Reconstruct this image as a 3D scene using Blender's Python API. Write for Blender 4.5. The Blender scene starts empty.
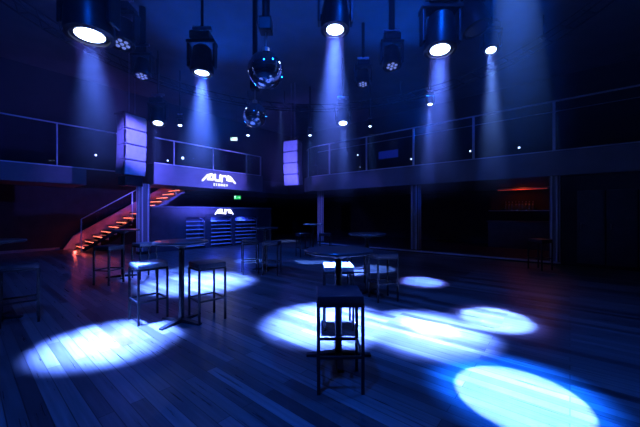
import bpy, bmesh, math, random
from mathutils import Vector, Matrix
random.seed(7)
sc = bpy.context.scene
COL = sc.collection
PI = math.pi
EYE = 1.47
F = 300.0
TH = math.atan2(-0.64, 0.768)            # turn of the room against the camera
U = Vector((math.cos(TH), math.sin(TH), 0)); V = Vector((-math.sin(TH), math.cos(TH), 0))

# ------------------------------------------------------------------ camera
cam_d = bpy.data.cameras.new('camera'); cam = bpy.data.objects.new('camera', cam_d); COL.objects.link(cam)
cam.location = (0, 0, EYE); cam.rotation_euler = (PI/2, 0, 0)
cam_d.sensor_fit = 'HORIZONTAL'; cam_d.sensor_width = 36; cam_d.lens = 36*F/640
cam_d.clip_start = 0.05; cam_d.clip_end = 100
sc.camera = cam

# ------------------------------------------------------------------ world: a closed room, no ambient light
w = bpy.data.worlds.new('World'); sc.world = w; w.use_nodes = True
nt = w.node_tree; nt.nodes.clear()
wo = nt.nodes.new('ShaderNodeOutputWorld'); bg = nt.nodes.new('ShaderNodeBackground')
bg.inputs[0].default_value = (0.02, 0.06, 0.3, 1); bg.inputs[1].default_value = 0.0
nt.links.new(bg.outputs[0], wo.inputs[0])
sc.view_settings.view_transform = 'Standard'; sc.view_settings.look = 'None'
sc.view_settings.exposure = 0.0; sc.view_settings.gamma = 1; sc.view_settings.use_curve_mapping = False
sc.cycles.use_denoising = True
sc.cycles.max_bounces = 5; sc.cycles.volume_bounces = 1; sc.cycles.diffuse_bounces = 2; sc.cycles.glossy_bounces = 3
sc.cycles.sample_clamp_indirect = 3.0
sc.cycles.volume_step_rate = 1.0

HAZE = .0100                               # stage haze: hangs under the ceiling and thins out towards head height
hv = nt.nodes.new('ShaderNodeVolumeScatter'); hv.inputs['Anisotropy'].default_value = 0.0
hg = nt.nodes.new('ShaderNodeNewGeometry'); hx = nt.nodes.new('ShaderNodeSeparateXYZ'); hr = nt.nodes.new('ShaderNodeMapRange')
hr.interpolation_type = 'SMOOTHSTEP'
for k_, v_ in ((1, 1.6), (2, 4.3), (3, 0.0), (4, HAZE)): hr.inputs[k_].default_value = v_
nt.links.new(hg.outputs['Position'], hx.inputs[0]); nt.links.new(hx.outputs[2], hr.inputs[0]); nt.links.new(hr.outputs[0], hv.inputs['Density'])
nt.links.new(hv.outputs[0], wo.inputs[1])
def light(kind, name, loc, col, power, aim=None, angle=None, blend=0.5, size=0.1):
    d = bpy.data.lights.new(name, kind); d.color = col; d.energy = power
    if kind == 'AREA':
        d.size = size
        if angle: d.shape = 'DISK'; d.spread = angle
    else: d.shadow_soft_size = size
    if kind == 'SPOT': d.spot_size = angle; d.spot_blend = blend
    o = bpy.data.objects.new(name, d); COL.objects.link(o); o.location = loc
    if aim is not None:
        o.rotation_euler = (Vector(aim)-Vector(loc)).to_track_quat('-Z', 'Y').to_euler()
    return o

def uv(u, v, z): p = U*u+V*v; return (p.x, p.y, z)
def px(x, D, z=0): return ((x-320)/F*D, D, z)
def zy(y, D): return EYE+(214-y)/F*D

BLUE = (0.001, 0.095, 1.0)
# blue fill for the floor: wide spots added below the ceiling, without fixtures
light('SPOT', 'blue_fill', (-1.0, 0.5, 6.4), BLUE, 1700, (-1.2, 2.4, 0), 1.75, 1.0, .15)
light('SPOT', 'blue_fill', (1.5, 3.0, 6.4), BLUE, 700, (1.2, 4.2, 0), 1.6, 1.0, .15)
light('SPOT', 'blue_fill', (-3.5, 8.5, 6.4), BLUE, 1300, (-4.0, 10.0, 0), 1.8, 1.0, .15)
light('SPOT', 'blue_fill', (0.6, 11.0, 6.4), BLUE, 700, (0.2, 11.5, 0), 1.2, 1.0, .15)
light('SPOT', 'violet_fill', uv(-8.0, 2.6, 2.3), (.14, .13, 1), 420, uv(-11.95, 4.28, 1.3), math.radians(32), .7, .05)  # violet fill added in mid-air to brighten the strips on two columns
light('SPOT', 'violet_fill', (-1.2, 11.6, 2.3), (.14, .13, 1), 160, uv(-9.55, 11.5, 1.3), math.radians(35), .7, .05)
# blue fill added to brighten the ceiling, aimed upwards without fixtures
light('SPOT', 'ceiling_fill', uv(-12.6, 7.2, 4.6), BLUE, 2600, (-.8, 4.2, 7.2), 1.2, 1.0, .2)
light('SPOT', 'ceiling_fill', uv(-4.5, 12.3, 4.6), BLUE, 2600, (-.5, 4.5, 7.2), 1.2, 1.0, .2)
light('SPOT', 'balcony_fill', (1.0, 1.0, 6.6), (.01, .08, 1.0), 1000, uv(-6.5, 10.9, 3.4), math.radians(60), 1, .1)  # both balcony spots are fill, added to brighten the fascias and rails
light('SPOT', 'balcony_fill', (-1.0, 1.0, 6.6), (.02, .1, 1.0), 1300, uv(-14.0, 1.0, 3.6), math.radians(50), 1, .1)
# violet fill added to brighten the bridge and the two hung loudspeakers
VIO = (0.12, 0.11, 1.0)
light('SPOT', 'violet_fill', uv(-5.0, 10.2, 2.5), VIO, 3900, uv(-11.7, 6.6, 3.5), math.radians(38), 0.7, .08)
light('SPOT', 'violet_fill', uv(-7, 1, 5.6), VIO, 8500, (-6.1, 9.8, 3.8), math.radians(19), 0.8, .05)
light('SPOT', 'violet_fill', (-1.7, 10.6, 2.4), VIO, 900, (-1.27, 13.0, 3.7), math.radians(55), 0.8, .05)

# ------------------------------------------------------------------ materials
def mat(name, col, rough=.5, metal=0, spec=.5, emit=None, es=0, coat=0, alpha=None, trans=0):
    m = bpy.data.materials.new(name); m.use_nodes = True
    b = m.node_tree.nodes['Principled BSDF']
    b.inputs['Base Color'].default_value = (*col, 1); b.inputs['Roughness'].default_value = rough
    b.inputs['Metallic'].default_value = metal; b.inputs['Specular IOR Level'].default_value = spec
    b.inputs['Coat Weight'].default_value = coat; b.inputs['Transmission Weight'].default_value = trans
    if emit: b.inputs['Emission Color'].default_value = (*emit, 1); b.inputs['Emission Strength'].default_value = es
    return m
def noisy(m, scale=8, amt=.35, bump=0.0, stretch=(1, 1, 1)):
    """small procedural mottling of colour and roughness"""
    n = m.node_tree; b = n.nodes['Principled BSDF']; c = b.inputs['Base Color'].default_value[:]
    tc = n.nodes.new('ShaderNodeTexCoord'); mp = n.nodes.new('ShaderNodeMapping'); mp.inputs['Scale'].default_value = stretch
    no = n.nodes.new('ShaderNodeTexNoise'); no.inputs['Scale'].default_value = scale; no.inputs['Detail'].default_value = 6
    r = n.nodes.new('ShaderNodeValToRGB')
    r.color_ramp.elements[0].color = (c[0]*(1-amt), c[1]*(1-amt), c[2]*(1-amt), 1); r.color_ramp.elements[0].position = .3
    r.color_ramp.elements[1].color = (min(1, c[0]*(1+amt)), min(1, c[1]*(1+amt)), min(1, c[2]*(1+amt)), 1); r.color_ramp.elements[1].position = .7
    n.links.new(tc.outputs['Object'], mp.inputs[0]); n.links.new(mp.outputs[0], no.inputs[0]); n.links.new(no.outputs[0], r.inputs[0])
    n.links.new(r.outputs[0], b.inputs['Base Color'])
    if bump:
        bp = n.nodes.new('ShaderNodeBump'); bp.inputs['Strength'].default_value = bump; bp.inputs['Distance'].default_value = .01
        n.links.new(no.outputs[0], bp.inputs['Height']); n.links.new(bp.outputs[0], b.inputs['Normal'])
    return m
M = {}
M['wall'] = noisy(mat('dark_wall_paint', (.013, .013, .016), .8), 3, .3, .2)
M['ceil'] = noisy(mat('black_ceiling_paint', (.12, .12, .13), .9), 1.5, .15, .1)
M['fascia'] = noisy(mat('grey_fascia_paint', (.16, .16, .18), .45), 2, .12, .05)
M['fascia_dark'] = noisy(mat('charcoal_fascia_paint', (.06, .06, .07), .5), 2, .15, .05)
M['panel'] = noisy(mat('booth_panel', (.045, .045, .055), .35), 4, .2)
M['black'] = noisy(mat('black_metal', (.02, .02, .022), .38, .3), 12, .3)
M['steel'] = noisy(mat('brushed_steel', (.55, .55, .58), .28, 1), 40, .12, 0, (1, 1, .05))
M['rail'] = noisy(mat('satin_rail_metal', (.7, .7, .74), .5, .45), 40, .1)
M['seat'] = noisy(mat('beam_lit_leatherette', (.32, .32, .34), .42), 30, .2, .25)  # paler seat copy: stage light falling on these seats is put into the colour
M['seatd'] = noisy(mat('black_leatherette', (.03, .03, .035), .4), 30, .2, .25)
M['top'] = noisy(mat('dark_table_laminate', (.05, .05, .055), .3, 0, .5, coat=.3), 6, .25)
M['white'] = noisy(mat('pale_speaker_paint', (.55, .55, .58), .5), 6, .08)
M['spkside'] = noisy(mat('grey_speaker_side', (.22, .22, .24), .5), 6, .1)
M['mirror'] = mat('mirror_glass', (.9, .9, .92), .04, 1)
M['lens_on'] = mat('lit_lens', (1, 1, 1), .3, emit=(.45, .6, 1), es=9)
M['lens_dim'] = mat('dim_led', (.3, .3, .4), .2, emit=(.25, .35, 1), es=.55)
M['lens_off'] = mat('dark_lens', (.05, .05, .08), .08, 0, .9)
M['sign'] = mat('white_sign_light', (1, 1, 1), .4, emit=(.85, .85, 1), es=2.2)
M['exit'] = mat('green_exit_light', (.05, .5, .1), .4, emit=(.03, .8, .18), es=.7)
M['exitw'] = mat('white_exit_light', (1, 1, 1), .4, emit=(.75, 1, .95), es=1.6)
M['red'] = mat('red_led_strip', (1, .2, .1), .4, emit=(1, .2, .12), es=4)
M['reddim'] = mat('dim_red_strip', (1, .2, .1), .4, emit=(1, .1, .06), es=.12)
M['redwall'] = noisy(mat('stair_side_paint', (.3, .25, .27), .6), 5, .15)
M['bluescreen'] = mat('blue_screen', (.0, .0, .05), .3, emit=(.01, .03, .5), es=.35)
M['lamp'] = mat('small_lamp', (1, 1, 1), .3, emit=(.5, .65, 1), es=4)
M['bottle'] = mat('dark_bottle_glass', (.03, .06, .12), .08, 0, .8)

g = bpy.data.materials.new('clear_glass'); g.use_nodes = True; n = g.node_tree; n.nodes.clear()
o_ = n.nodes.new('ShaderNodeOutputMaterial'); mx = n.nodes.new('ShaderNodeMixShader'); tr = n.nodes.new('ShaderNodeBsdfTransparent')
gl = n.nodes.new('ShaderNodeBsdfGlossy'); fr = n.nodes.new('ShaderNodeFresnel'); gl.inputs['Roughness'].default_value = .03
tr.inputs[0].default_value = (.86, .88, .92, 1); fr.inputs[0].default_value = 1.35
n.links.new(fr.outputs[0], mx.inputs[0]); n.links.new(tr.outputs[0], mx.inputs[1]); n.links.new(gl.outputs[0], mx.inputs[2]); n.links.new(mx.outputs[0], o_.inputs[0])
M['glass'] = g

def floor_mat():
    m = bpy.data.materials.new('wood_plank_floor'); m.use_nodes = True; n = m.node_tree; L = n.links; b = n.nodes['Principled BSDF']
    tc = n.nodes.new('ShaderNodeTexCoord')
    br = n.nodes.new('ShaderNodeTexBrick'); br.inputs['Scale'].default_value = 1
    br.inputs['Brick Width'].default_value = 1.9; br.inputs['Row Height'].default_value = .105; br.offset = .37; br.offset_frequency = 2
    br.inputs['Mortar Size'].default_value = .0035; br.inputs['Mortar Smooth'].default_value = .3
    br.inputs['Color1'].default_value = (.05, .041, .038, 1); br.inputs['Color2'].default_value = (.22, .185, .168, 1)
    br.inputs['Mortar'].default_value = (.012, .01, .01, 1)
    L.new(tc.outputs['Object'], br.inputs['Vector'])
    mp = n.nodes.new('ShaderNodeMapping'); mp.inputs['Scale'].default_value = (1.2, 28, 1); L.new(tc.outputs['Object'], mp.inputs[0])
    no = n.nodes.new('ShaderNodeTexNoise'); no.inputs['Scale'].default_value = 1.3; no.inputs['Detail'].default_value = 8; L.new(mp.outputs[0], no.inputs[0])
    mixc = n.nodes.new('ShaderNodeMix'); mixc.data_type = 'RGBA'; mixc.blend_type = 'MULTIPLY'; mixc.inputs[0].default_value = .6
    rp = n.nodes.new('ShaderNodeValToRGB'); rp.color_ramp.elements[0].position = .3; rp.color_ramp.elements[0].color = (.45, .45, .45, 1)
    rp.color_ramp.elements[1].position = .7; rp.color_ramp.elements[1].color = (1.3, 1.3, 1.3, 1)
    L.new(no.outputs[0], rp.inputs[0]); L.new(br.outputs['Color'], mixc.inputs[6]); L.new(rp.outputs[0], mixc.inputs[7]); L.new(mixc.outputs[2], b.inputs['Base Color'])
    rr = n.nodes.new('ShaderNodeMapRange'); rr.inputs[3].default_value = .2; rr.inputs[4].default_value = .42; L.new(no.outputs[0], rr.inputs[0]); L.new(rr.outputs[0], b.inputs['Roughness'])
    bp = n.nodes.new('ShaderNodeBump'); bp.inputs['Strength'].default_value = .25; bp.inputs['Distance'].default_value = .004
    L.new(no.outputs[0], bp.inputs['Height']); L.new(bp.outputs[0], b.inputs['Normal'])
    b.inputs['Specular IOR Level'].default_value = .5
    return m
M['floor'] = floor_mat()

# ------------------------------------------------------------------ mesh helpers
class MB:
    def __init__(s): s.bm = bmesh.new()
    def box(s, x0, x1, y0, y1, z0, z1, bev=0):
        t = bmesh.new(); bmesh.ops.create_cube(t, size=1)
        for v in t.verts: v.co = Vector(((x0+x1)/2+v.co.x*(x1-x0), (y0+y1)/2+v.co.y*(y1-y0), (z0+z1)/2+v.co.z*(z1-z0)))
        if bev: bmesh.ops.bevel(t, geom=t.edges[:], offset=bev, segments=2, affect='EDGES', profile=.6)
        return s.add(t)
    def add(s, t, mtx=None):
        if mtx is not None: t.transform(mtx)
        me = bpy.data.meshes.new('t'); t.to_mesh(me); s.bm.from_mesh(me); bpy.data.meshes.remove(me); t.free(); return s
    def rod(s, a, b, r, seg=10, r2=None):
        a = Vector(a); b = Vector(b); d = b-a; t = bmesh.new()
        bmesh.ops.create_cone(t, cap_ends=True, segments=seg, radius1=r, radius2=r if r2 is None else r2, depth=d.length)
        q = d.to_track_quat('Z', 'Y').to_matrix().to_4x4(); q.translation = (a+b)/2
        return s.add(t, q)
    def bar(s, a, b, wd, ht):
        a = Vector(a); b = Vector(b); d = b-a; t = bmesh.new(); bmesh.ops.create_cube(t, size=1)
        for v in t.verts: v.co = Vector((v.co.x*wd, v.co.y*ht, v.co.z*d.length))
        up = 'Y'
        q = d.to_track_quat('Z', up).to_matrix().to_4x4(); q.translation = (a+b)/2
        return s.add(t, q)
    def lathe(s, prof, seg=32, mtx=None):
        t = bmesh.new(); rings = []
        for r, z in prof:
            if r < 1e-6: rings.append([t.verts.new((0, 0, z))])
            else: rings.append([t.verts.new((r*math.cos(2*PI*k/seg), r*math.sin(2*PI*k/seg), z)) for k in range(seg)])
        for A, B in zip(rings, rings[1:]):
            for k in range(seg):
                j = (k+1) % seg
                if len(A) == 1 and len(B) == 1: continue
                if len(A) == 1: t.faces.new((A[0], B[k], B[j]))
                elif len(B) == 1: t.faces.new((A[k], A[j], B[0]))
                else: t.faces.new((A[k], A[j], B[j], B[k]))
        bmesh.ops.recalc_face_normals(t, faces=t.faces[:])
        return s.add(t, mtx)
    def tube(s, pts, r, seg=8):
        for a, b in zip(pts, pts[1:]): s.rod(a, b, r, seg)
        return s
    def build(s, name, m, parent=None, smooth=False, loc=None, rot=None):
        me = bpy.data.meshes.new(name); s.bm.to_mesh(me); s.bm.free()
        if smooth:
            for p in me.polygons: p.use_smooth = True
            try: me.set_sharp_from_angle(angle=math.radians(35))
            except Exception: pass
        me.materials.append(M[m] if isinstance(m, str) else m)
        o = bpy.data.objects.new(name, me); COL.objects.link(o)
        if parent: o.parent = parent
        if loc: o.location = loc
        if rot: o.rotation_euler = rot
        return o

def thing(name, label, cat, loc=(0, 0, 0), rz=0, group=None):
    o = bpy.data.objects.new(name, None); COL.objects.link(o); o.empty_display_size = .1
    o.location = loc; o.rotation_euler = (0, 0, rz); o['label'] = label; o['category'] = cat
    if group: o['group'] = group
    return o
def tag(o, label, cat, group=None):
    o['label'] = label; o['category'] = cat
    if group: o['group'] = group
    return o
def struct(name, mb, m, label=None):
    o = mb.build(name, m, rot=(0, 0, TH)); o['kind'] = 'structure'
    if label: o['label'] = label
    return o
def copy_tree(o, parent=None):
    c = o.copy(); COL.objects.link(c)
    if parent: c.parent = parent
    for ch in list(o.children): copy_tree(ch, c)
    return c

# ------------------------------------------------------------------ room shell (u, v, z in the room's own frame)
CZ = 7.2
struct('floor', MB().box(-16, 9, -9, 16, -.1, 0), 'floor', 'dark glossy plank dance floor')
struct('ceiling', MB().box(-16.2, 9.2, -9.2, 16.2, CZ, CZ+.15), 'ceil', 'black painted ceiling')
struct('wall_left', MB().box(-16.2, -16, -9, 16, 0, CZ), 'wall')
struct('wall_back', MB().box(-16, 9, 16, 16.2, 0, CZ), 'wall')
struct('wall_right', MB().box(9, 9.2, -9, 16, 0, CZ), 'wall')
struct('wall_front', MB().box(-16, 9, -9.2, -9, 0, CZ), 'wall')
struct('baseboard_left', MB().box(-16, -15.97, -9, 2.6, 0, .09), 'fascia')
# mezzanine slabs
zb = 2.55
struct('trim_1', MB().box(-16, -14.0, -9, 3.05, zb, 3.15), 'fascia', 'grey edge band of the left balcony')
struct('trim_2', MB().box(-13.5, -11.7, 4.55, 9.6, zb, 3.32), 'fascia', 'grey front of the bridge')
struct('trim_3', MB().box(-16, -12.3, 9.6, 16, zb, 3.2).box(-16, -13.5, 7.2, 9.6, zb, 3.2).box(-12.3, -10.9, 11.9, 16, zb, 3.2), 'fascia_dark', 'dark landing behind the bridge')
def right_slab():
    t = bmesh.new(); pts = []
    for k in range(9):                                   # rounded corner towards the bridge
        a = PI+PI/2*k/8; pts.append((-9.4+1.5*math.cos(a), 12.37+1.5*math.sin(a)))
    pts += [(9, 10.87), (9, 16), (-10.9, 16)]
    lo = [t.verts.new((x, y, zb)) for x, y in pts]; hi = [t.verts.new((x, y, 3.25)) for x, y in pts]
    t.faces.new(lo); t.faces.new(hi)
    for k in range(len(pts)):
        j = (k+1) % len(pts); t.faces.new((lo[k], lo[j], hi[j], hi[k]))
    bmesh.ops.recalc_face_normals(t, faces=t.faces[:]); return t
m_ = MB(); m_.add(right_slab()); struct('trim_4', m_, 'fascia', 'grey edge band of the right balcony')
# low platform below the right balcony with a metal nosing
struct('trim_5', MB().box(-9.2, -.2, 10.9, 16, 0, .07), 'panel', 'low platform under the right balcony')
struct('trim_6', MB().box(-9.2, -.2, 10.86, 10.9, .045, .095), 'rail', 'metal nosing along the platform')
# wall with cupboards at the far right
struct('wall_under_balcony', MB().box(-.2, 9, 11.0, 11.2, 0, zb), 'wall')
for i, u0 in enumerate((.15, .75, 1.35)):
    d = struct('door_%d' % (i+1), MB().box(u0, u0+.56, 10.96, 11.0, .1, 2.1, .006), 'panel', 'dark service door in the far right wall')
    MB().rod((u0+.08, 10.93, 1.05), (u0+.08, 10.93, 1.2), .011).rod((u0+.08, 10.93, 1.06), (u0+.08, 10.965, 1.06), .008).rod((u0+.08, 10.93, 1.19), (u0+.08, 10.965, 1.19), .008).build('door_handle', 'steel', d)

# ------------------------------------------------------------------ columns
def column(u, v, ww, z1, label, stripes=True):
    r = thing('column', label, 'column', uv(u, v, 0), TH)
    MB().box(-ww/2, ww/2, -ww/2, ww/2, .1, z1, .02).build('shaft', 'fascia', r)
    MB().box(-ww/2-.02, ww/2+.02, -ww/2-.02, ww/2+.02, 0, .1, .01).build('plinth', 'black', r)
    for s in (-.28, .28):
        MB().rod((ww/2+.008, s*ww, .1), (ww/2+.008, s*ww, z1), .022, 12).build('chrome_strip', 'rail', r, True)
        MB().rod((s*ww, -ww/2-.008, .1), (s*ww, -ww/2-.008, z1), .022, 12).build('chrome_strip', 'rail', r, True)
    return r
column(-11.95, 4.28, .34, zb, 'square column with bright vertical strips beside the red stairs')
column(-4.57, 11.25, .3, zb, 'blue-lit square column under the middle of the right balcony')
column(-9.55, 11.5, .22, zb, 'slim column at the corner right of the signed booth')
column(-.35, 11.05, .22, zb, 'dark column at the far right end of the platform')

# ------------------------------------------------------------------ railings
def railing(name, label, p0, p1, posts, z0, z1, extra=None, midrail=False):
    """glass balustrade from p0 to p1 (room frame) with posts at the given fractions"""
    a = Vector((*p0, 0)); b = Vector((*p1, 0)); r = thing(name, label, 'railing', uv(p0[0], p0[1], z0), TH)
    d = b-a; P = lambda t, z: Vector((d.x*t, d.y*t, z-z0))
    MB().rod(P(0, z1), P(1, z1), .026, 10).build('top_rail', 'rail', r, True)
    MB().bar(P(0, z0+.02), P(1, z0+.02), .04, .04).build('bottom_rail', 'rail', r)
    if midrail: MB().rod(P(0, z1-.3), P(1, z1-.3), .01, 8).build('mid_rail', 'rail', r, True)
    for t in posts: MB().bar(P(t, z0), P(t, z1), .07, .03).build('post', 'rail', r)
    ts = sorted(set([0, 1]+list(posts)))
    for t0, t1 in zip(ts, ts[1:]):
        if (t1-t0)*d.length < .3: continue
        g0 = t0+.05/d.length; g1 = t1-.05/d.length
        q = MB(); c0 = P(g0, z0+.06); c1 = P(g1, z1-.04)
        dn = Vector((-d.y, d.x, 0)).normalized()*.006
        t = bmesh.new(); vs_ = [t.verts.new(p) for p in (c0-dn, Vector((c1.x, c1.y, c0.z))-dn, c1-dn, Vector((c0.x, c0.y, c1.z))-dn, c0+dn, Vector((c1.x, c1.y, c0.z))+dn, c1+dn, Vector((c0.x, c0.y, c1.z))+dn)]
        for f in ((0, 1, 2, 3), (7, 6, 5, 4), (0, 4, 5, 1), (1, 5, 6, 2), (2, 6, 7, 3), (3, 7, 4, 0)): t.faces.new([vs_[k] for k in f])
        q.add(t).build('glass_panel', 'glass', r)
    return r
# left balcony: u=-14
def v_at(u, x):
    k = (x-320)/F; D = u/(.768*k-.64); return (.64*k+.768)*D
def u_at(v, x):
    k = (x-320)/F; D = v/(.64*k+.768); return (.768*k-.64)*D
L0, L1 = -2.2, 4.5
railing('glass_railing', 'glass balustrade along the left balcony, posts far apart', (-14.06, L0), (-14.06, L1),
        [(v_at(-14.06, 57)-L0)/(L1-L0), (v_at(-14.06, 14)-2.0-L0)/(L1-L0)], 3.15, 4.7)
B0, B1 = 4.6, 9.55
railing('glass_railing', 'glass balustrade on the bridge above the large sign', (-11.8, B0), (-11.8, B1),
        [(v_at(-11.8, q)-B0)/(B1-B0) for q in (174, 213, 246.5)]+[1], 3.32, 4.28)
R0, R1 = -9.26, 6.0
railing('glass_railing', 'long glass balustrade on the straight right balcony', (R0, 10.95), (R1, 10.95),
        [(u_at(10.95, q)-R0)/(R1-R0) for q in (329.5, 366.5, 413.5, 473.5, 554)], 3.25, 4.7, midrail=True)
r = thing('curved_railing', 'curved glass balustrade around the corner of the right balcony', 'railing', uv(-9.3, 12.45, 3.25), TH)
arc = [Vector((1.5*math.cos(PI+PI/2*k/12), 1.5*math.sin(PI+PI/2*k/12), 0)) for k in range(13)]
MB().tube([p+Vector((0, 0, 1.45)) for p in arc], .018).build('top_rail', 'rail', r, True)
MB().tube([p+Vector((0, 0, .02)) for p in arc], .02).build('bottom_rail', 'rail', r, True)
t = bmesh.new()
a0 = [t.verts.new(p+Vector((0, 0, .06))) for p in arc]; a1 = [t.verts.new(p+Vector((0, 0, 1.41))) for p in arc]
b0 = [t.verts.new(p*.993+Vector((0, 0, .06))) for p in arc]; b1 = [t.verts.new(p*.993+Vector((0, 0, 1.41))) for p in arc]
for A, B in ((a0, a1), (b1, b0), (a1, b1), (b0, a0)):
    for k in range(12): t.faces.new((A[k], A[k+1], B[k+1], B[k]))
q = MB(); q.add(t); q.build('glass_panel', 'glass', r, True)
for k in (4, 8): MB().bar(arc[k], arc[k]+Vector((0, 0, 1.45)), .05, .03).build('post', 'rail', r)

# ------------------------------------------------------------------ signs
def strokes(mb, polys, sx, sy, wd, dep):
    """polyline letters in the x-y plane, extruded along z"""
    for pl in polys:
        for (x0, y0), (x1, y1) in zip(pl, pl[1:]):
            a = Vector((x0*sx, y0*sy)); b = Vector((x1*sx, y1*sy)); d = (b-a).normalized(); a -= d*wd*.45; b += d*wd*.45
            nrm = Vector((-d.y, d.x))*wd/2
            t = bmesh.new(); c = [a-nrm, b-nrm, b+nrm, a+nrm]
            lo = [t.verts.new((p.x, p.y, 0)) for p in c]; hi = [t.verts.new((p.x, p.y, dep)) for p in c]
            t.faces.new(lo[::-1]); t.faces.new(hi)
            for k in range(4): t.faces.new((lo[k], lo[(k+1) % 4], hi[(k+1) % 4], hi[k]))
            mb.add(t)
    return mb
AURA = {
 'A': [[(-3.7, -.85), (-2.6, .45), (-1.75, .75), (-1.2, .3), (-1.5, -.45), (-2.55, -.5), (-2.15, .2)]],
 'U': [[(-.95, .75), (-1.0, -.25), (-.75, -.6), (.0, -.6), (.25, -.3), (.3, .75)]],
 'R': [[(.6, -.75), (.65, .35), (.95, .6), (1.55, .6)]],
 'a': [[(3.9, -.85), (2.75, .45), (2.2, .7), (1.85, .45), (2.0, -.3), (2.9, -.4), (2.35, .1)]],
}
def sign_basis(o, u, v, z):
    mt = Matrix((( V.x, 0, U.x, 0), (V.y, 0, U.y, 0), (0, 1, 0, 0), (0, 0, 0, 1)))
    mt.translation = Vector(uv(u, v, z)); o.matrix_world = mt
sg = thing('illuminated_sign', 'large white illuminated sign reading AURA on the bridge front', 'sign')
sign_basis(sg, -11.69, v_at(-11.69, 219), 3.0)
for k, pl in AURA.items(): strokes(MB(), pl, .205, .18, .055, .03).build('letter', 'sign', sg)
cu = bpy.data.curves.new('small_lettering', 'FONT'); cu.body = 'SYDNEY'; cu.size = .14; cu.align_x = 'CENTER'; cu.extrude = .008; cu.space_character = 1.5
cu.materials.append(M['sign']); tmp = bpy.data.objects.new('tmp', cu)
me_ = bpy.data.meshes.new_from_object(tmp); bpy.data.objects.remove(tmp); me_.name = 'small_lettering'
so = bpy.data.objects.new('small_lettering', me_); COL.objects.link(so); so.parent = sg; so.location = (.08, -.34, .012)

# ------------------------------------------------------------------ booth below the bridge
FU = -11.98
b = thing('dj_booth', 'dark booth with three shelved bays under the bridge', 'booth', uv(FU, 4.55, 0), TH)
v0 = 4.55
def bv(x): return v_at(FU, x)-v0
VE = bv(271)
bays = [(bv(186), bv(205)), (bv(211), bv(232)), (bv(235.5), bv(257))]
MB().box(-.75, .04, 0, VE, 1.70, 1.76, .006).build('top_ledge', 'fascia', b)
MB().box(-.06, 0, 0, VE, 1.32, 1.70).build('header_panel', 'panel', b)
e = [0]+[x for bb in bays for x in bb]+[VE]
for k in range(0, len(e), 2): MB().box(-.06, 0, e[k], e[k+1], 0, 1.32).build('front_panel', 'panel', b)
MB().box(-.75, -.42, 0, VE, 0, 1.70).build('back_panel', 'panel', b)
for (y0, y1) in bays:
    for s in range(7):
        MB().box(-.42, -.02, y0, y1, .1+s*.17, .125+s*.17).build('shelf', 'white', b)
    MB().box(-.42, -.41, y0, y1, .0, 1.32).build('bay_back', 'fascia', b)
    q = MB(); cx = y1-.22; pts = [(y1, .1), (y1, 1.05)]+[(cx+.22*math.cos(a*PI/16), 1.05+.22*math.sin(a*PI/16)) for a in range(1, 9)]
    for (ya, za), (yb, zb_) in zip(pts, pts[1:]): q.bar((.004, ya-.03, za), (.004, yb-.03, zb_), .05, .03)
    q.build('rounded_trim', 'steel', b)
s2 = thing('illuminated_sign', 'small white illuminated sign reading AURA on the booth header', 'sign')
sign_basis(s2, FU+.005, v_at(FU, 224), 1.555)
for k, pl in AURA.items(): strokes(MB(), pl, .118, .13, .045, .02).build('letter', 'sign', s2)
for i, y in enumerate((.9, 2.6, 4.2)):
    l = light('AREA', 'bay_fill', uv(FU-.2, v0+y, 1.30), (.03, .07, 1), 30, uv(FU-.2, v0+y, 0), size=.3)  # fill added inside the bays to brighten them
light('SPOT', 'booth_fill', uv(-8.6, 7.4, 2.4), (.03, .09, 1), 750, uv(-12.0, 7.2, .8), 1.3, 1, .1)  # fill added out in the room to brighten the booth front

# ------------------------------------------------------------------ stairs
st = thing('staircase', 'open staircase glowing red up to the bridge', 'staircase', uv(-14.5, 3.05, 0), TH)
N = 14; RUN = .285; RISE = .19
for k in range(N):
    tr_ = MB().box(-1.25, 0, k*RUN, k*RUN+.31, (k+1)*RISE-.05, (k+1)*RISE, .006).build('tread', 'black', st)
    MB().box(-1.2, -.02, k*RUN+.03, k*RUN+.05, (k+1)*RISE-.075, (k+1)*RISE-.052).build('red_led_strip', 'red', tr_)
    if k: MB().box(-1.2, -.02, k*RUN+.27, k*RUN+.285, k*RISE, (k+1)*RISE-.05).build('riser', 'redwall', st)
for xx in (-1.35, ):
    t = bmesh.new(); pr = [(-.35, 0), (0, .0), (N*RUN, N*RISE-.25), (N*RUN, N*RISE+.45), (-.05, .55), (-.35, .05)]
    lo = [t.verts.new((xx, y, max(z, 0))) for y, z in pr]; hi = [t.verts.new((xx+.06, y, max(z, 0))) for y, z in pr]
    t.faces.new(lo); t.faces.new(hi)
    for k in range(len(pr)): t.faces.new((lo[k], lo[(k+1) % 6], hi[(k+1) % 6], hi[k]))
    bmesh.ops.recalc_face_normals(t, faces=t.faces[:]); q = MB(); q.add(t); q.build('stringer', 'redwall', st)
q = MB(); q.bar((.0, 0, .03), (.0, N*RUN, N*RISE-.12), .03, .12); q.build('stringer', 'black', st)
sr = thing('stair_railing', 'glass stair railing rising beside the red steps', 'railing', uv(-14.42, 2.98, 0), TH)
for (y, zt) in ((0, 1.25), (1.75, 2.4), (3.6, 3.6)): MB().bar((0, y, 0 if y == 0 else (y-.1)/RUN*RISE), (0, y, zt), .05, .03).build('post', 'rail', sr)
MB().rod((0, 0, 1.25), (0, 3.6, 3.6), .018).build('handrail', 'rail', sr, True)
t = bmesh.new(); c = [(.0, .06, .25), (.0, 3.5, 2.5), (.0, 3.5, 3.48), (.0, .06, 1.22)]
lo = [t.verts.new((-.005, y, z)) for _, y, z in c]; hi = [t.verts.new((.005, y, z)) for _, y, z in c]
t.faces.new(lo); t.faces.new(hi[::-1])
for k in range(4): t.faces.new((lo[k], lo[(k+1) % 4], hi[(k+1) % 4], hi[k]))
q = MB(); q.add(t); q.build('glass_panel', 'glass', sr)
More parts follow.
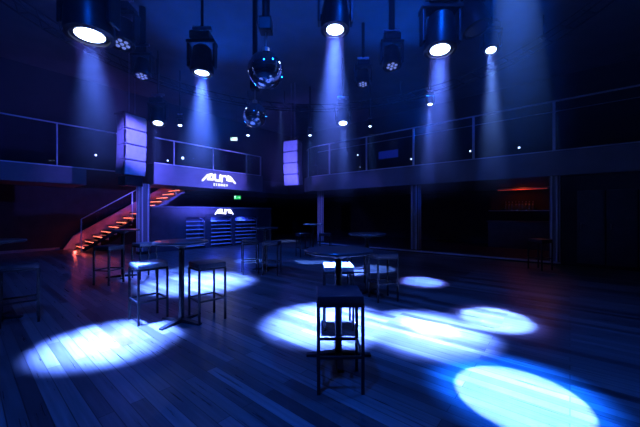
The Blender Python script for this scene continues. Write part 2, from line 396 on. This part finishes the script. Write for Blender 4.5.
light('POINT', 'stair_foot_fill', uv(-15.1, 2.92, .12), (1, .12, .1), 5, size=.05)  # red fill added near the first step to tint the wall
for k in range(7): light('POINT', 'stair_fill', uv(-15.55, 3.3+k*.57, .45+k*.38), (1, .08, .12), 2.2, size=.04)  # red fill added along the flight to brighten the far stringer

# ------------------------------------------------------------------ ceiling ring truss and pipes
tr1 = thing('ring_truss', 'curved lighting truss ringing the dance floor under the ceiling', 'truss', (-.3, 7.3, 6.35))
RR = 6.75
q = MB()
for (dr, dz) in ((0, 0), (.3, 0), (.15, .28)):
    q.tube([((RR+dr)*math.cos(2*PI*k/72), (RR+dr)*math.sin(2*PI*k/72), dz) for k in range(73)], .026, 6)
for k in range(72):
    a = 2*PI*k/72; a2 = 2*PI*(k+.5)/72
    p = [Vector(((RR+d)*math.cos(x), (RR+d)*math.sin(x), z)) for d, x, z in ((0, a, 0), (.15, a2, .28), (.3, a, 0))]
    q.rod(p[0], p[1], .012, 5); q.rod(p[1], p[2], .012, 5); q.rod(p[2], p[0], .012, 5)
q.build('truss_frame', 'black', tr1)
for k in range(8):
    a = 2*PI*k/8+.2; MB().rod(((RR+.15)*math.cos(a), (RR+.15)*math.sin(a), .28), ((RR+.15)*math.cos(a), (RR+.15)*math.sin(a), CZ-6.35), .02, 8).build('hanger', 'black', tr1)

# ------------------------------------------------------------------ stage lights
def moving_head(x, y, D, s, label, aim=None, mode='on', power=0, ang=.4, blend=.5, col=(.16, .24, 1), pipe=.03, grp=None, tilt=None, cat='stage light', core=.0010, follow=1.0):
    lens = Vector((( x-320)/F*D, D, zy(y, D)))
    if aim is None: aim = (lens.x+(tilt[0] if tilt else 0), lens.y+(tilt[1] if tilt else 0), lens.z-5)
    d = (Vector(aim)-lens).normalized()
    d = (d*follow+Vector((0, 0, -1))*(1-follow)).normalized()          # how far the head is tipped off plumb
    piv = lens-d*.2*s
    r = thing('moving_head_light', label, cat, piv, 0, grp)
    q = MB()
    q.lathe([(0, .31*s), (.12*s, .31*s), (.17*s, .26*s), (.19*s, .1*s), (.205*s, .02*s), (.215*s, -.14*s), (.215*s, -.2*s), (.17*s, -.21*s), (.165*s, -.185*s), (0, -.185*s)], 32)
    for k in range(10):
        a = 2*PI*k/10; c, sn = math.cos(a), math.sin(a)
        q.bar((c*.165*s, sn*.165*s, .2*s), (c*.19*s, sn*.19*s, .06*s), .02*s, .02*s)
    h = q.build('head', 'black', r, True); h.rotation_euler = (-d).to_track_quat('Z', 'X').to_euler()
    if mode == 'on':
        MB().lathe([(0, -.2*s), (.08*s, -.197*s), (.128*s, -.19*s)], 28).build('lens', 'lens_on', h, True)
    else:
        MB().lathe([(0, -.192*s), (.16*s, -.19*s)], 24).build('lens', 'lens_off', h, True)
        if mode == 'dim':
            for k in range(7):
                a = 2*PI*k/6; rr = .095*s if k < 6 else 0
                MB().lathe([(0, -.215*s), (.03*s, -.205*s), (.036*s, -.193*s)], 12, Matrix.Translation((rr*math.cos(a), rr*math.sin(a), 0))).build('led', 'lens_dim', h, True)
    q = MB()
    for sd in (-1, 1):
        q.box(sd*.245*s-.02*s, sd*.245*s+.02*s, -.08*s, .08*s, -.1*s, .36*s, .012*s)
        q.rod((sd*.26*s, 0, 0), (sd*.2*s, 0, 0), .05*s, 12)
    q.box(-.27*s, .27*s, -.11*s, .11*s, .34*s, .40*s, .012*s)
    q.build('yoke', 'black', r)
    MB().box(-.19*s, .19*s, -.15*s, .15*s, .4*s, .54*s, .02*s).rod((0, 0, .38*s), (0, 0, .41*s), .08*s, 16).build('base', 'black', r)
    q = MB(); q.rod((-.1*s, 0, .54*s), (-.1*s, 0, .64*s), .022*s, 8).rod((.1*s, 0, .54*s), (.1*s, 0, .64*s), .022*s, 8).rod((-.18*s, 0, .66*s), (.18*s, 0, .66*s), .035*s, 12)
    q.build('clamp', 'steel', r)
    MB().rod((0, 0, .66*s), (0, 0, CZ-.004-piv.z), pipe, 10).build('drop_pipe', 'black', r, True)
    if mode == 'on' and power:
        if power > 20000: light('AREA', 'lamp_core', lens+d*.02, (.13, .16, 1), power*core, aim, math.radians(11), size=.26*s)
        light('SPOT', 'lamp_beam', lens+d*.03, col, power, aim, ang, blend, .09*s)
    return r
SOFT = (.075, .18, 1.0)
moving_head(90, 37, 3.6, 1.2, 'big lit moving head light, leftmost and nearest, beam down to left floor pool', (-2.42, 3.5, 0), power=40000, ang=math.radians(24.5), blend=.75, col=SOFT, follow=.5)
moving_head(202, 74, 6.3, 1.1, 'lit moving head light hanging alone between left cluster and mirror balls', (-2.6, 6.45, 0), power=75000, ang=math.radians(33), blend=1, col=SOFT, follow=.5)
moving_head(335, 31, 4.5, 1.0, 'lit moving head light above centre, right of the larger mirror ball', (.1, 4.1, 0), power=70000, ang=math.radians(25), blend=.8, col=SOFT, core=.002, follow=.5)
moving_head(440, 51, 4.5, 1.1, 'lit moving head light above right, largest bright lens of that cluster', (1.36, 3.8, 0), power=46000, ang=math.radians(24), blend=.8, col=SOFT, core=.002, follow=.5)
moving_head(491, 51, 7.0, .85, 'small lit moving head light, rightmost of all the stage lights', (2.45, 4.20, 0), power=62000, ang=math.radians(8.2), blend=.12, col=(.13, .30, 1), follow=.5, core=.0003)
G = 'unlit moving head lights'
moving_head(122, 45, 5.8, 1.05, 'dim moving head light directly right of the leftmost big lamp', mode='dim', tilt=(.3, -1.2), grp=G)
moving_head(142, 77, 8.3, 1.05, 'dim moving head light on long pipe above left loudspeaker', mode='dim', tilt=(.4, -1.2), grp=G, pipe=.09)
moving_head(363, 85, 9.0, .95, 'dim small moving head light right of the central beam, lower one', mode='dim', tilt=(-.2, -1), grp=G, pipe=.05)
moving_head(392, 67, 7.0, 1.0, 'dim moving head light on thick pipe between the two right bright lamps', mode='dim', tilt=(0, -1), grp=G, pipe=.075)
moving_head(477, 30, 5.2, 1.1, 'dark moving head light in the crowded cluster at upper right', mode='off', tilt=(1, -1), grp=G)
G = 'small lit spotlights over the upper level'
UP = (.08, .22, 1.0)
moving_head(158, 124, 10.5, 1.2, 'small lit spotlight just right of the left loudspeaker', (-4.1, 7.2, 0), blend=.8, power=14000, ang=math.radians(14), col=(.08, .16, 1), grp=G, follow=.4)
moving_head(343, 124, 11.0, 1.15, 'bright small spotlight above right balcony, left of all balcony lights', (0.70, 7.74, 0), blend=.12, power=30000, ang=math.radians(10), col=(.08, .2, 1), grp=G, follow=.4)
moving_head(180, 126, 12.0, .55, 'tiny lit spotlight second right of left loudspeaker over the bridge', (-3.52, 7.88, 0), blend=.8, power=6000, ang=math.radians(9), col=UP, grp=G, follow=.4)
moving_head(430, 105, 9.0, .5, 'tiny lit spotlight below the bright right cluster', (2.21, 6.49, 0), blend=.12, power=24000, ang=math.radians(8.5), col=UP, grp=G, follow=.4)
moving_head(370, 127, 12.0, .4, 'tiny lit spotlight over the right balcony behind its second post', (1.52, 8.02, 0), blend=.12, power=6000, ang=math.radians(9), col=UP, grp=G, follow=.4)
moving_head(310, 136, 13.5, .45, 'tiny lit spotlight right of the right loudspeaker top', (-0.28, 9.38, 0), blend=.12, power=6000, ang=math.radians(9), col=UP, grp=G, follow=.4)
moving_head(248, 136, 14.0, .5, 'tiny lit spotlight directly below the smaller mirror ball', (-2.25, 9.38, 0), blend=.12, power=6000, ang=math.radians(7), col=UP, grp=G, follow=.4)
# profile spots of the same rig, hung above the picture's top edge: crisp round pools on the floor
CR = (.19, .42, 1.0)
for (loc, aim, rad, p) in (((2.5, 3.85, 6.6), (1.6, 2.42, 0), .47, 2000),):
    dist = (Vector(loc)-Vector(aim)).length
    light('SPOT', 'profile_beam', loc, CR, p*24, aim, 2*math.atan(rad/dist), .06, .02)
    d = (Vector(aim)-Vector(loc)).normalized()
    r = thing('profile_spotlight', 'profile spotlight under the ceiling throwing a crisp round pool', 'stage light', loc, 0, None)
    h = MB().lathe([(0, .5), (.1, .5), (.13, .42), (.13, .2), (.09, .17), (.09, .03), (.1, .03), (.1, .01), (0, .02)], 24).build('head', 'black', r, True)
    h.rotation_euler = (-d).to_track_quat('Z', 'X').to_euler()
    MB().rod((0, 0, .2), (0, 0, CZ-loc[2]), .02).build('drop_pipe', 'black', r)
light('AREA', 'wide_beam', (2.5, 3.85, 6.55), (.003, .10, 1), 150, (1.62, 2.5, 0), math.radians(10), size=.42)
# far pool of light on the floor behind the booth end
light('SPOT', 'far_beam', (-1.9, 14.5, 6.6), (.12, .25, 1), 4000, (-1.95, 16.0, 0), math.radians(14), .4, .05)

# ------------------------------------------------------------------ mirror balls
def ball(x, y, D, rad, label):
    c = Vector(((x-320)/F*D, D, zy(y, D)))
    r = thing('mirror_ball', label, 'mirror ball', c)
    prof = [(rad*math.sin(PI*k/32), rad*math.cos(PI*k/32)) for k in range(33)]; prof[0] = (0, rad); prof[-1] = (0, -rad)
    MB().lathe(prof, 64).build('mirrored_sphere', 'mirror', r, True)
    MB().rod((0, 0, rad-.02), (0, 0, rad+.06), .05, 16).build('cap', 'steel', r)
    MB().rod((0, 0, rad+.05), (0, 0, rad+.3), .008, 6).build('chain', 'steel', r)
    MB().box(-.09, .09, -.09, .09, rad+.28, rad+.46, .015).build('motor', 'black', r)
    MB().rod((0, 0, rad+.45), (0, 0, CZ-c.z), .055, 12).build('drop_pipe', 'black', r, True)
ball(266, 71, 4.2, .25, 'larger looking mirror ball, the nearer and upper of two')
ball(255, 116, 6.25, .25, 'smaller looking mirror ball hanging lower behind the nearer one')

# ------------------------------------------------------------------ hung loudspeakers
def line_array(x, ytop, D, n, ht, wd, dp, rz, label):
    c = Vector(((x-320)/F*D, D, zy(ytop, D)))
    r = thing('line_array_speaker', label, 'loudspeaker', c, rz)
    z = 0; yy = 0
    for k in range(n):
        tilt = math.radians(-3+k*3.2)
        t = bmesh.new(); h2 = ht-.012
        vs_ = []
        for (sx, sy, sz) in ((-1, 0, 0), (1, 0, 0), (1, 1, 0), (-1, 1, 0), (-1, 0, 1), (1, 0, 1), (1, 1, 1), (-1, 1, 1)):
            wx = wd/2*(1 if sy == 0 else .72); vs_.append(t.verts.new((sx*wx, sy*dp, -h2+sz*h2)))
        for f in ((0, 3, 2, 1), (4, 5, 6, 7), (0, 1, 5, 4), (1, 2, 6, 5), (2, 3, 7, 6), (3, 0, 4, 7)): t.faces.new([vs_[j] for j in f])
        bmesh.ops.bevel(t, geom=t.edges[:], offset=.012, segments=2, affect='EDGES')
        q = MB(); q.add(t); cb = q.build('cabinet', 'spkside', r, False, (0, yy, z), (tilt, 0, 0))
        q = MB(); q.box(-wd/2+.03, wd/2-.03, -.012, .004, -h2+.025, -.02, .006)
        q.build('grille', 'white', cb)
        for xs in (-wd/2-.004, wd/2-.03): MB().box(xs, xs+.034, .0, .06, -h2+.05, -.05).build('side_plate', 'steel', cb)
        z -= ht*math.cos(tilt); yy += ht*math.sin(tilt)
    MB().box(-wd/2, wd/2, .02, dp-.05, .0, .05).build('fly_frame', 'black', r)
    q = MB().rod((-.1, .2, .05), (-.1, .2, CZ-c.z), .008, 6).rod((.1, .2, .05), (.1, .2, CZ-c.z), .008, 6); q.build('suspension_cable', 'steel', r)
    return r
a = line_array(136, 116, 9.9, 4, .5, .74, .6, math.radians(66), 'left hung loudspeaker array with pale violet-lit grilles')
MB().box(-.3, .3, .08, .45, -2.32, -2.02, .01).build('lower_mount', 'black', a)
line_array(290.5, 141, 13.0, 4, .49, .74, .55, math.radians(-28), 'right hung loudspeaker array with pale violet-lit grilles')

# ------------------------------------------------------------------ exit signs, screen, small lamps
def box_sign(x, y, D, wd, ht, m, label, rz, z_top):
    c = Vector(((x-320)/F*D, D, zy(y, D))); r = thing('exit_sign', label, 'sign', c, rz)
    MB().box(-wd/2, wd/2, 0, .06, -ht/2, ht/2, .008).build('housing', 'black', r)
    MB().box(-wd/2+.02, wd/2-.02, -.012, 0, -ht/2+.02, ht/2-.02).build('lit_panel', m, r)
    q = MB(); s_ = ht*.3                                   # running figure, doorway and arrow
    q.rod((-.3*wd, -.016, s_*.75), (-.3*wd, -.018, s_*.75), .18*ht, 10)
    q.bar((-.3*wd, -.016, s_*.5), (-.33*wd, -.016, -s_*.3), .08*ht, .004).bar((-.33*wd, -.016, -s_*.3), (-.22*wd, -.016, -s_), .06*ht, .004).bar((-.33*wd, -.016, -s_*.3), (-.42*wd, -.016, -s_), .06*ht, .004)
    q.bar((.05*wd, -.016, 0), (.35*wd, -.016, 0), .1*ht, .004).bar((.35*wd, -.016, 0), (.24*wd, -.016, s_*.7), .08*ht, .004).bar((.35*wd, -.016, 0), (.24*wd, -.016, -s_*.7), .08*ht, .004)
    q.build('pictogram', 'exitw' if m == 'exit' else 'exit', r)
    MB().rod((-wd*.3, .03, ht/2), (-wd*.3, .03, z_top-c.z), .006, 6).rod((wd*.3, .03, ht/2), (wd*.3, .03, z_top-c.z), .006, 6).build('hanger', 'black', r)
box_sign(237.5, 198, 14.5, .38, .2, 'exit', 'green emergency exit sign hanging below the bridge', TH*.3, zb)
box_sign(234, 139.5, 15.0, .36, .2, 'exitw', 'white lit emergency sign hanging above the bridge railing', .15, CZ)
sn_ = thing('monitor', 'dark blue wall monitor seen through the right balcony glass', 'monitor', uv(u_at(15.9, 388), 15.96, zy(147.5, 15.5)), TH)
MB().box(-.65, .65, -.04, .0, -.25, .25, .01).build('frame', 'black', sn_)
MB().box(-.62, .62, -.046, -.04, -.22, .22).build('screen', 'bluescreen', sn_)
for x, y, base, lab in ((183, 158.5, 'L', 'brightest small lamp behind the left part of the bridge railing'), (168, 161, 'L', 'small lamp at the left end behind the bridge railing'),
                  (96, 155.5, 'L', 'single small lamp behind the left balcony glass'),
                  (273, 167, 'R', 'small bright lamp left of the right loudspeaker'), (259, 165, 'R', 'faint small lamp behind the right end of the bridge railing'),
                  (357.5, 155.5, 'R', 'small lamp behind the second glass panel of the right balcony'), (411, 159.5, 'R', 'small lamp low behind the middle of right balcony'),
                  (470, 151.5, 'R', 'small lamp beside the fourth post of the right balcony'), (519, 148, 'R', 'faint small lamp, rightmost behind the balcony glass')):
    k = (x-320)/F
    if base == 'L': D = -15.9/(.768*k-.64); p = uv(-15.98, (.64*k+.768)*D, zy(y, D)); rz = TH-PI/2+PI
    else: D = 15.9/(.64*k+.768); p = uv((.768*k-.64)*D, 15.98, zy(y, D)); rz = TH
    r = thing('wall_lamp', lab, 'lamp', p, (TH+PI/2) if base == 'L' else TH, 'small lamps on the upper level walls')
    MB().box(-.06, .06, -.05, .0, -.05, .05, .008).build('housing', 'black', r)
    sc_ = .075 if 'bright' in lab else .045
    MB().lathe([(0, sc_*.6), (sc_*.6, sc_*.45), (sc_, 0)], 16, Matrix.Translation((0, -.05, 0)) @ Matrix.Rotation(PI/2, 4, 'X')).build('bulb', 'lamp', r, True)

# ------------------------------------------------------------------ bar under the right balcony
bu0, bu1 = u_at(14.2, 488), u_at(14.2, 552)
b = thing('back_bar', 'dark back bar with red-lit canopy under the right balcony', 'bar', uv(bu0, 14.2, .07), TH)
W = bu1-bu0
MB().box(0, W, .0, .5, .0, 1.05).build('counter', 'panel', b)
MB().box(-.05, W+.05, -.06, .55, 1.05, 1.10, .008).build('counter_top', 'top', b)
MB().box(0, W, .45, .5, 1.1, 2.4).build('back_panel', 'wall', b)
MB().box(.0, W, .1, .45, 1.5, 1.53).build('shelf', 'steel', b)
MB().box(.3, W-.1, .1, .5, 2.36, 2.44).build('canopy', 'fascia', b)
MB().box(.35, W-.15, .08, .1, 2.34, 2.37).build('red_strip', 'reddim', b)
sh = bu0
bt = thing('bottle', 'dark bottle standing on the back bar shelf', 'bottle', uv(bu0+.6, 14.2+.28, 1.603), TH, 'bottles on the back bar shelf')
MB().lathe([(0, 0), (.045, 0), (.048, .01), (.048, .19), (.035, .23), (.016, .26), (.015, .32), (0, .32)], 16).build('glass_body', 'bottle', bt, True)
MB().lathe([(0, .32), (.017, .32), (.017, .35), (0, .35)], 12).build('cap', 'steel', bt)
for k in range(1, 9):
    c = copy_tree(bt); c.location = uv(bu0+.6+k*(W-1.2)/8, 14.2+.24+random.uniform(0, .1), 1.603)
light('AREA', 'bar_red_light', uv(bu0+W*.55, 13.9, 2.5), (1, .12, .05), 3, uv(bu0+W*.55, 14.4, 0), size=.3)
light('SPOT', 'stool_red_light', uv(u_at(12, 545), 11.6, 2.5), (1, .25, .08), 9, (5.8, 8.0, .6), 1.1, .8, .05)

# ------------------------------------------------------------------ high tables
def cone_pt(a, r, z): return Vector((r*math.cos(a), r*math.sin(a), z))
def make_table(label, rad=.35):
    r = thing('bar_table', label, 'table')
    MB().lathe([(0, 1.065), (rad-.02, 1.065), (rad, 1.075), (rad, 1.092), (rad-.006, 1.1), (0, 1.1)], 56).build('tabletop', 'top', r, True)
    MB().rod((0, 0, .05), (0, 0, 1.03), .036, 20).lathe([(.036, 1.0), (.12, 1.05), (.12, 1.065), (0, 1.065)], 20).build('pole', 'black', r, True)
    for k in range(4):
        a = k*PI/2
        t = bmesh.new(); d = cone_pt(a, 1, 0); nn = cone_pt(a+PI/2, 1, 0)
        pts = [d*.0+nn*.04, d*.33+nn*.028, d*.33-nn*.028, d*.0-nn*.04]
        lo = [t.verts.new((p.x, p.y, .0)) for p in pts]; hi = [t.verts.new((p.x, p.y, z)) for p, z in zip(pts, (.055, .022, .022, .055))]
        t.faces.new(lo[::-1]); t.faces.new(hi)
        for j in range(4): t.faces.new((lo[j], lo[(j+1) % 4], hi[(j+1) % 4], hi[j]))
        q = MB(); q.add(t); q.build('foot', 'black', r)
    return r
t0 = make_table('round high bar table in the left foreground between two lit stools')
tabs = [(t0, (181.5, 4.08), TH+PI*.1, None),
        (None, (338.5, 3.1), 0, 'round high bar table in the centre foreground, nearest of the tables'),
        (None, (-8, 4.15), .3, 'high bar table cut by the left edge of the picture'),
        (None, (123, 7.0), .5, 'high bar table behind the left foreground stool, before the stairs'),
        (None, (265, 8.0), .4, 'high bar table in front of the right end of the booth'),
        (None, (367, 5.6), .8, 'high bar table behind and right of the centre foreground table'),
        (None, (313, 10.6), .2, 'farthest high bar table, beside the slim corner column')]
for o, (x, D), rz, lab in tabs:
    if o is None: o = copy_tree(t0); o['label'] = lab
    o.location = px(x, D); o.rotation_euler.z = rz; o['group'] = 'round high bar tables'

# ------------------------------------------------------------------ bar stools
def make_stool(label, m):
    r = thing('bar_stool', label, 'stool'); h = .18
    MB().box(-.19, .19, -.19, .19, .735, .80, .014).build('seat', m, r, True)
    q = MB()
    for a in range(4):
        c, s_ = math.cos(a*PI/2), math.sin(a*PI/2)
        q.bar((h*(c-s_), h*(s_+c), .722), (h*(c+s_), h*(s_-c), .722), .026, .026)
    q.build('seat_frame', 'black', r)
    for sx in (-1, 1):
        for sy in (-1, 1): MB().box(sx*h-.013, sx*h+.013, sy*h-.013, sy*h+.013, 0, .711).build('leg', 'black', r)
    for a in range(4):
        c, s_ = math.cos(a*PI/2), math.sin(a*PI/2)
        MB().bar((h*(c-s_)-s_*-.013*0, h*(s_+c), .30), (h*(c+s_), h*(s_-c), .30), .022, .022).build('stretcher', 'black', r)
    return r
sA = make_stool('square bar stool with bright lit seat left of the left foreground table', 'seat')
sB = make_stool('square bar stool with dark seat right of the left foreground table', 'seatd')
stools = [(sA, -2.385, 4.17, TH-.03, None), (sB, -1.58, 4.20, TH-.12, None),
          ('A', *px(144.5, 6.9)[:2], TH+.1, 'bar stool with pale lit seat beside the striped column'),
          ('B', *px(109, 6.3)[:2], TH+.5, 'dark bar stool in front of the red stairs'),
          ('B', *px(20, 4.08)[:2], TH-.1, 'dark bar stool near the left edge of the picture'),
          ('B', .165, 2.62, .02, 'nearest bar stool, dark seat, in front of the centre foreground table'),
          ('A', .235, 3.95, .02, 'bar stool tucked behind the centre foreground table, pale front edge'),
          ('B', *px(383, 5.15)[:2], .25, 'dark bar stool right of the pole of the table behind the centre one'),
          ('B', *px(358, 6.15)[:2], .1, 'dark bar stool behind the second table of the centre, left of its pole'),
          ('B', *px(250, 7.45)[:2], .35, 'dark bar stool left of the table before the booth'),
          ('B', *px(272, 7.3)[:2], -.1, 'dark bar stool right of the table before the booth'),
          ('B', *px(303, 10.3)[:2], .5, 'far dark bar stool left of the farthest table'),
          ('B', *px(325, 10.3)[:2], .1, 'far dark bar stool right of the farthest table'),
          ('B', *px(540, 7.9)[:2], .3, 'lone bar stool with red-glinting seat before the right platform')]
for o, x, y, rz, lab in stools:
    if isinstance(o, str): o = copy_tree(sA if o == 'A' else sB); o['label'] = lab
    o.location = (x, y, 0); o.rotation_euler.z = rz; o['group'] = 'square bar stools around the high tables'
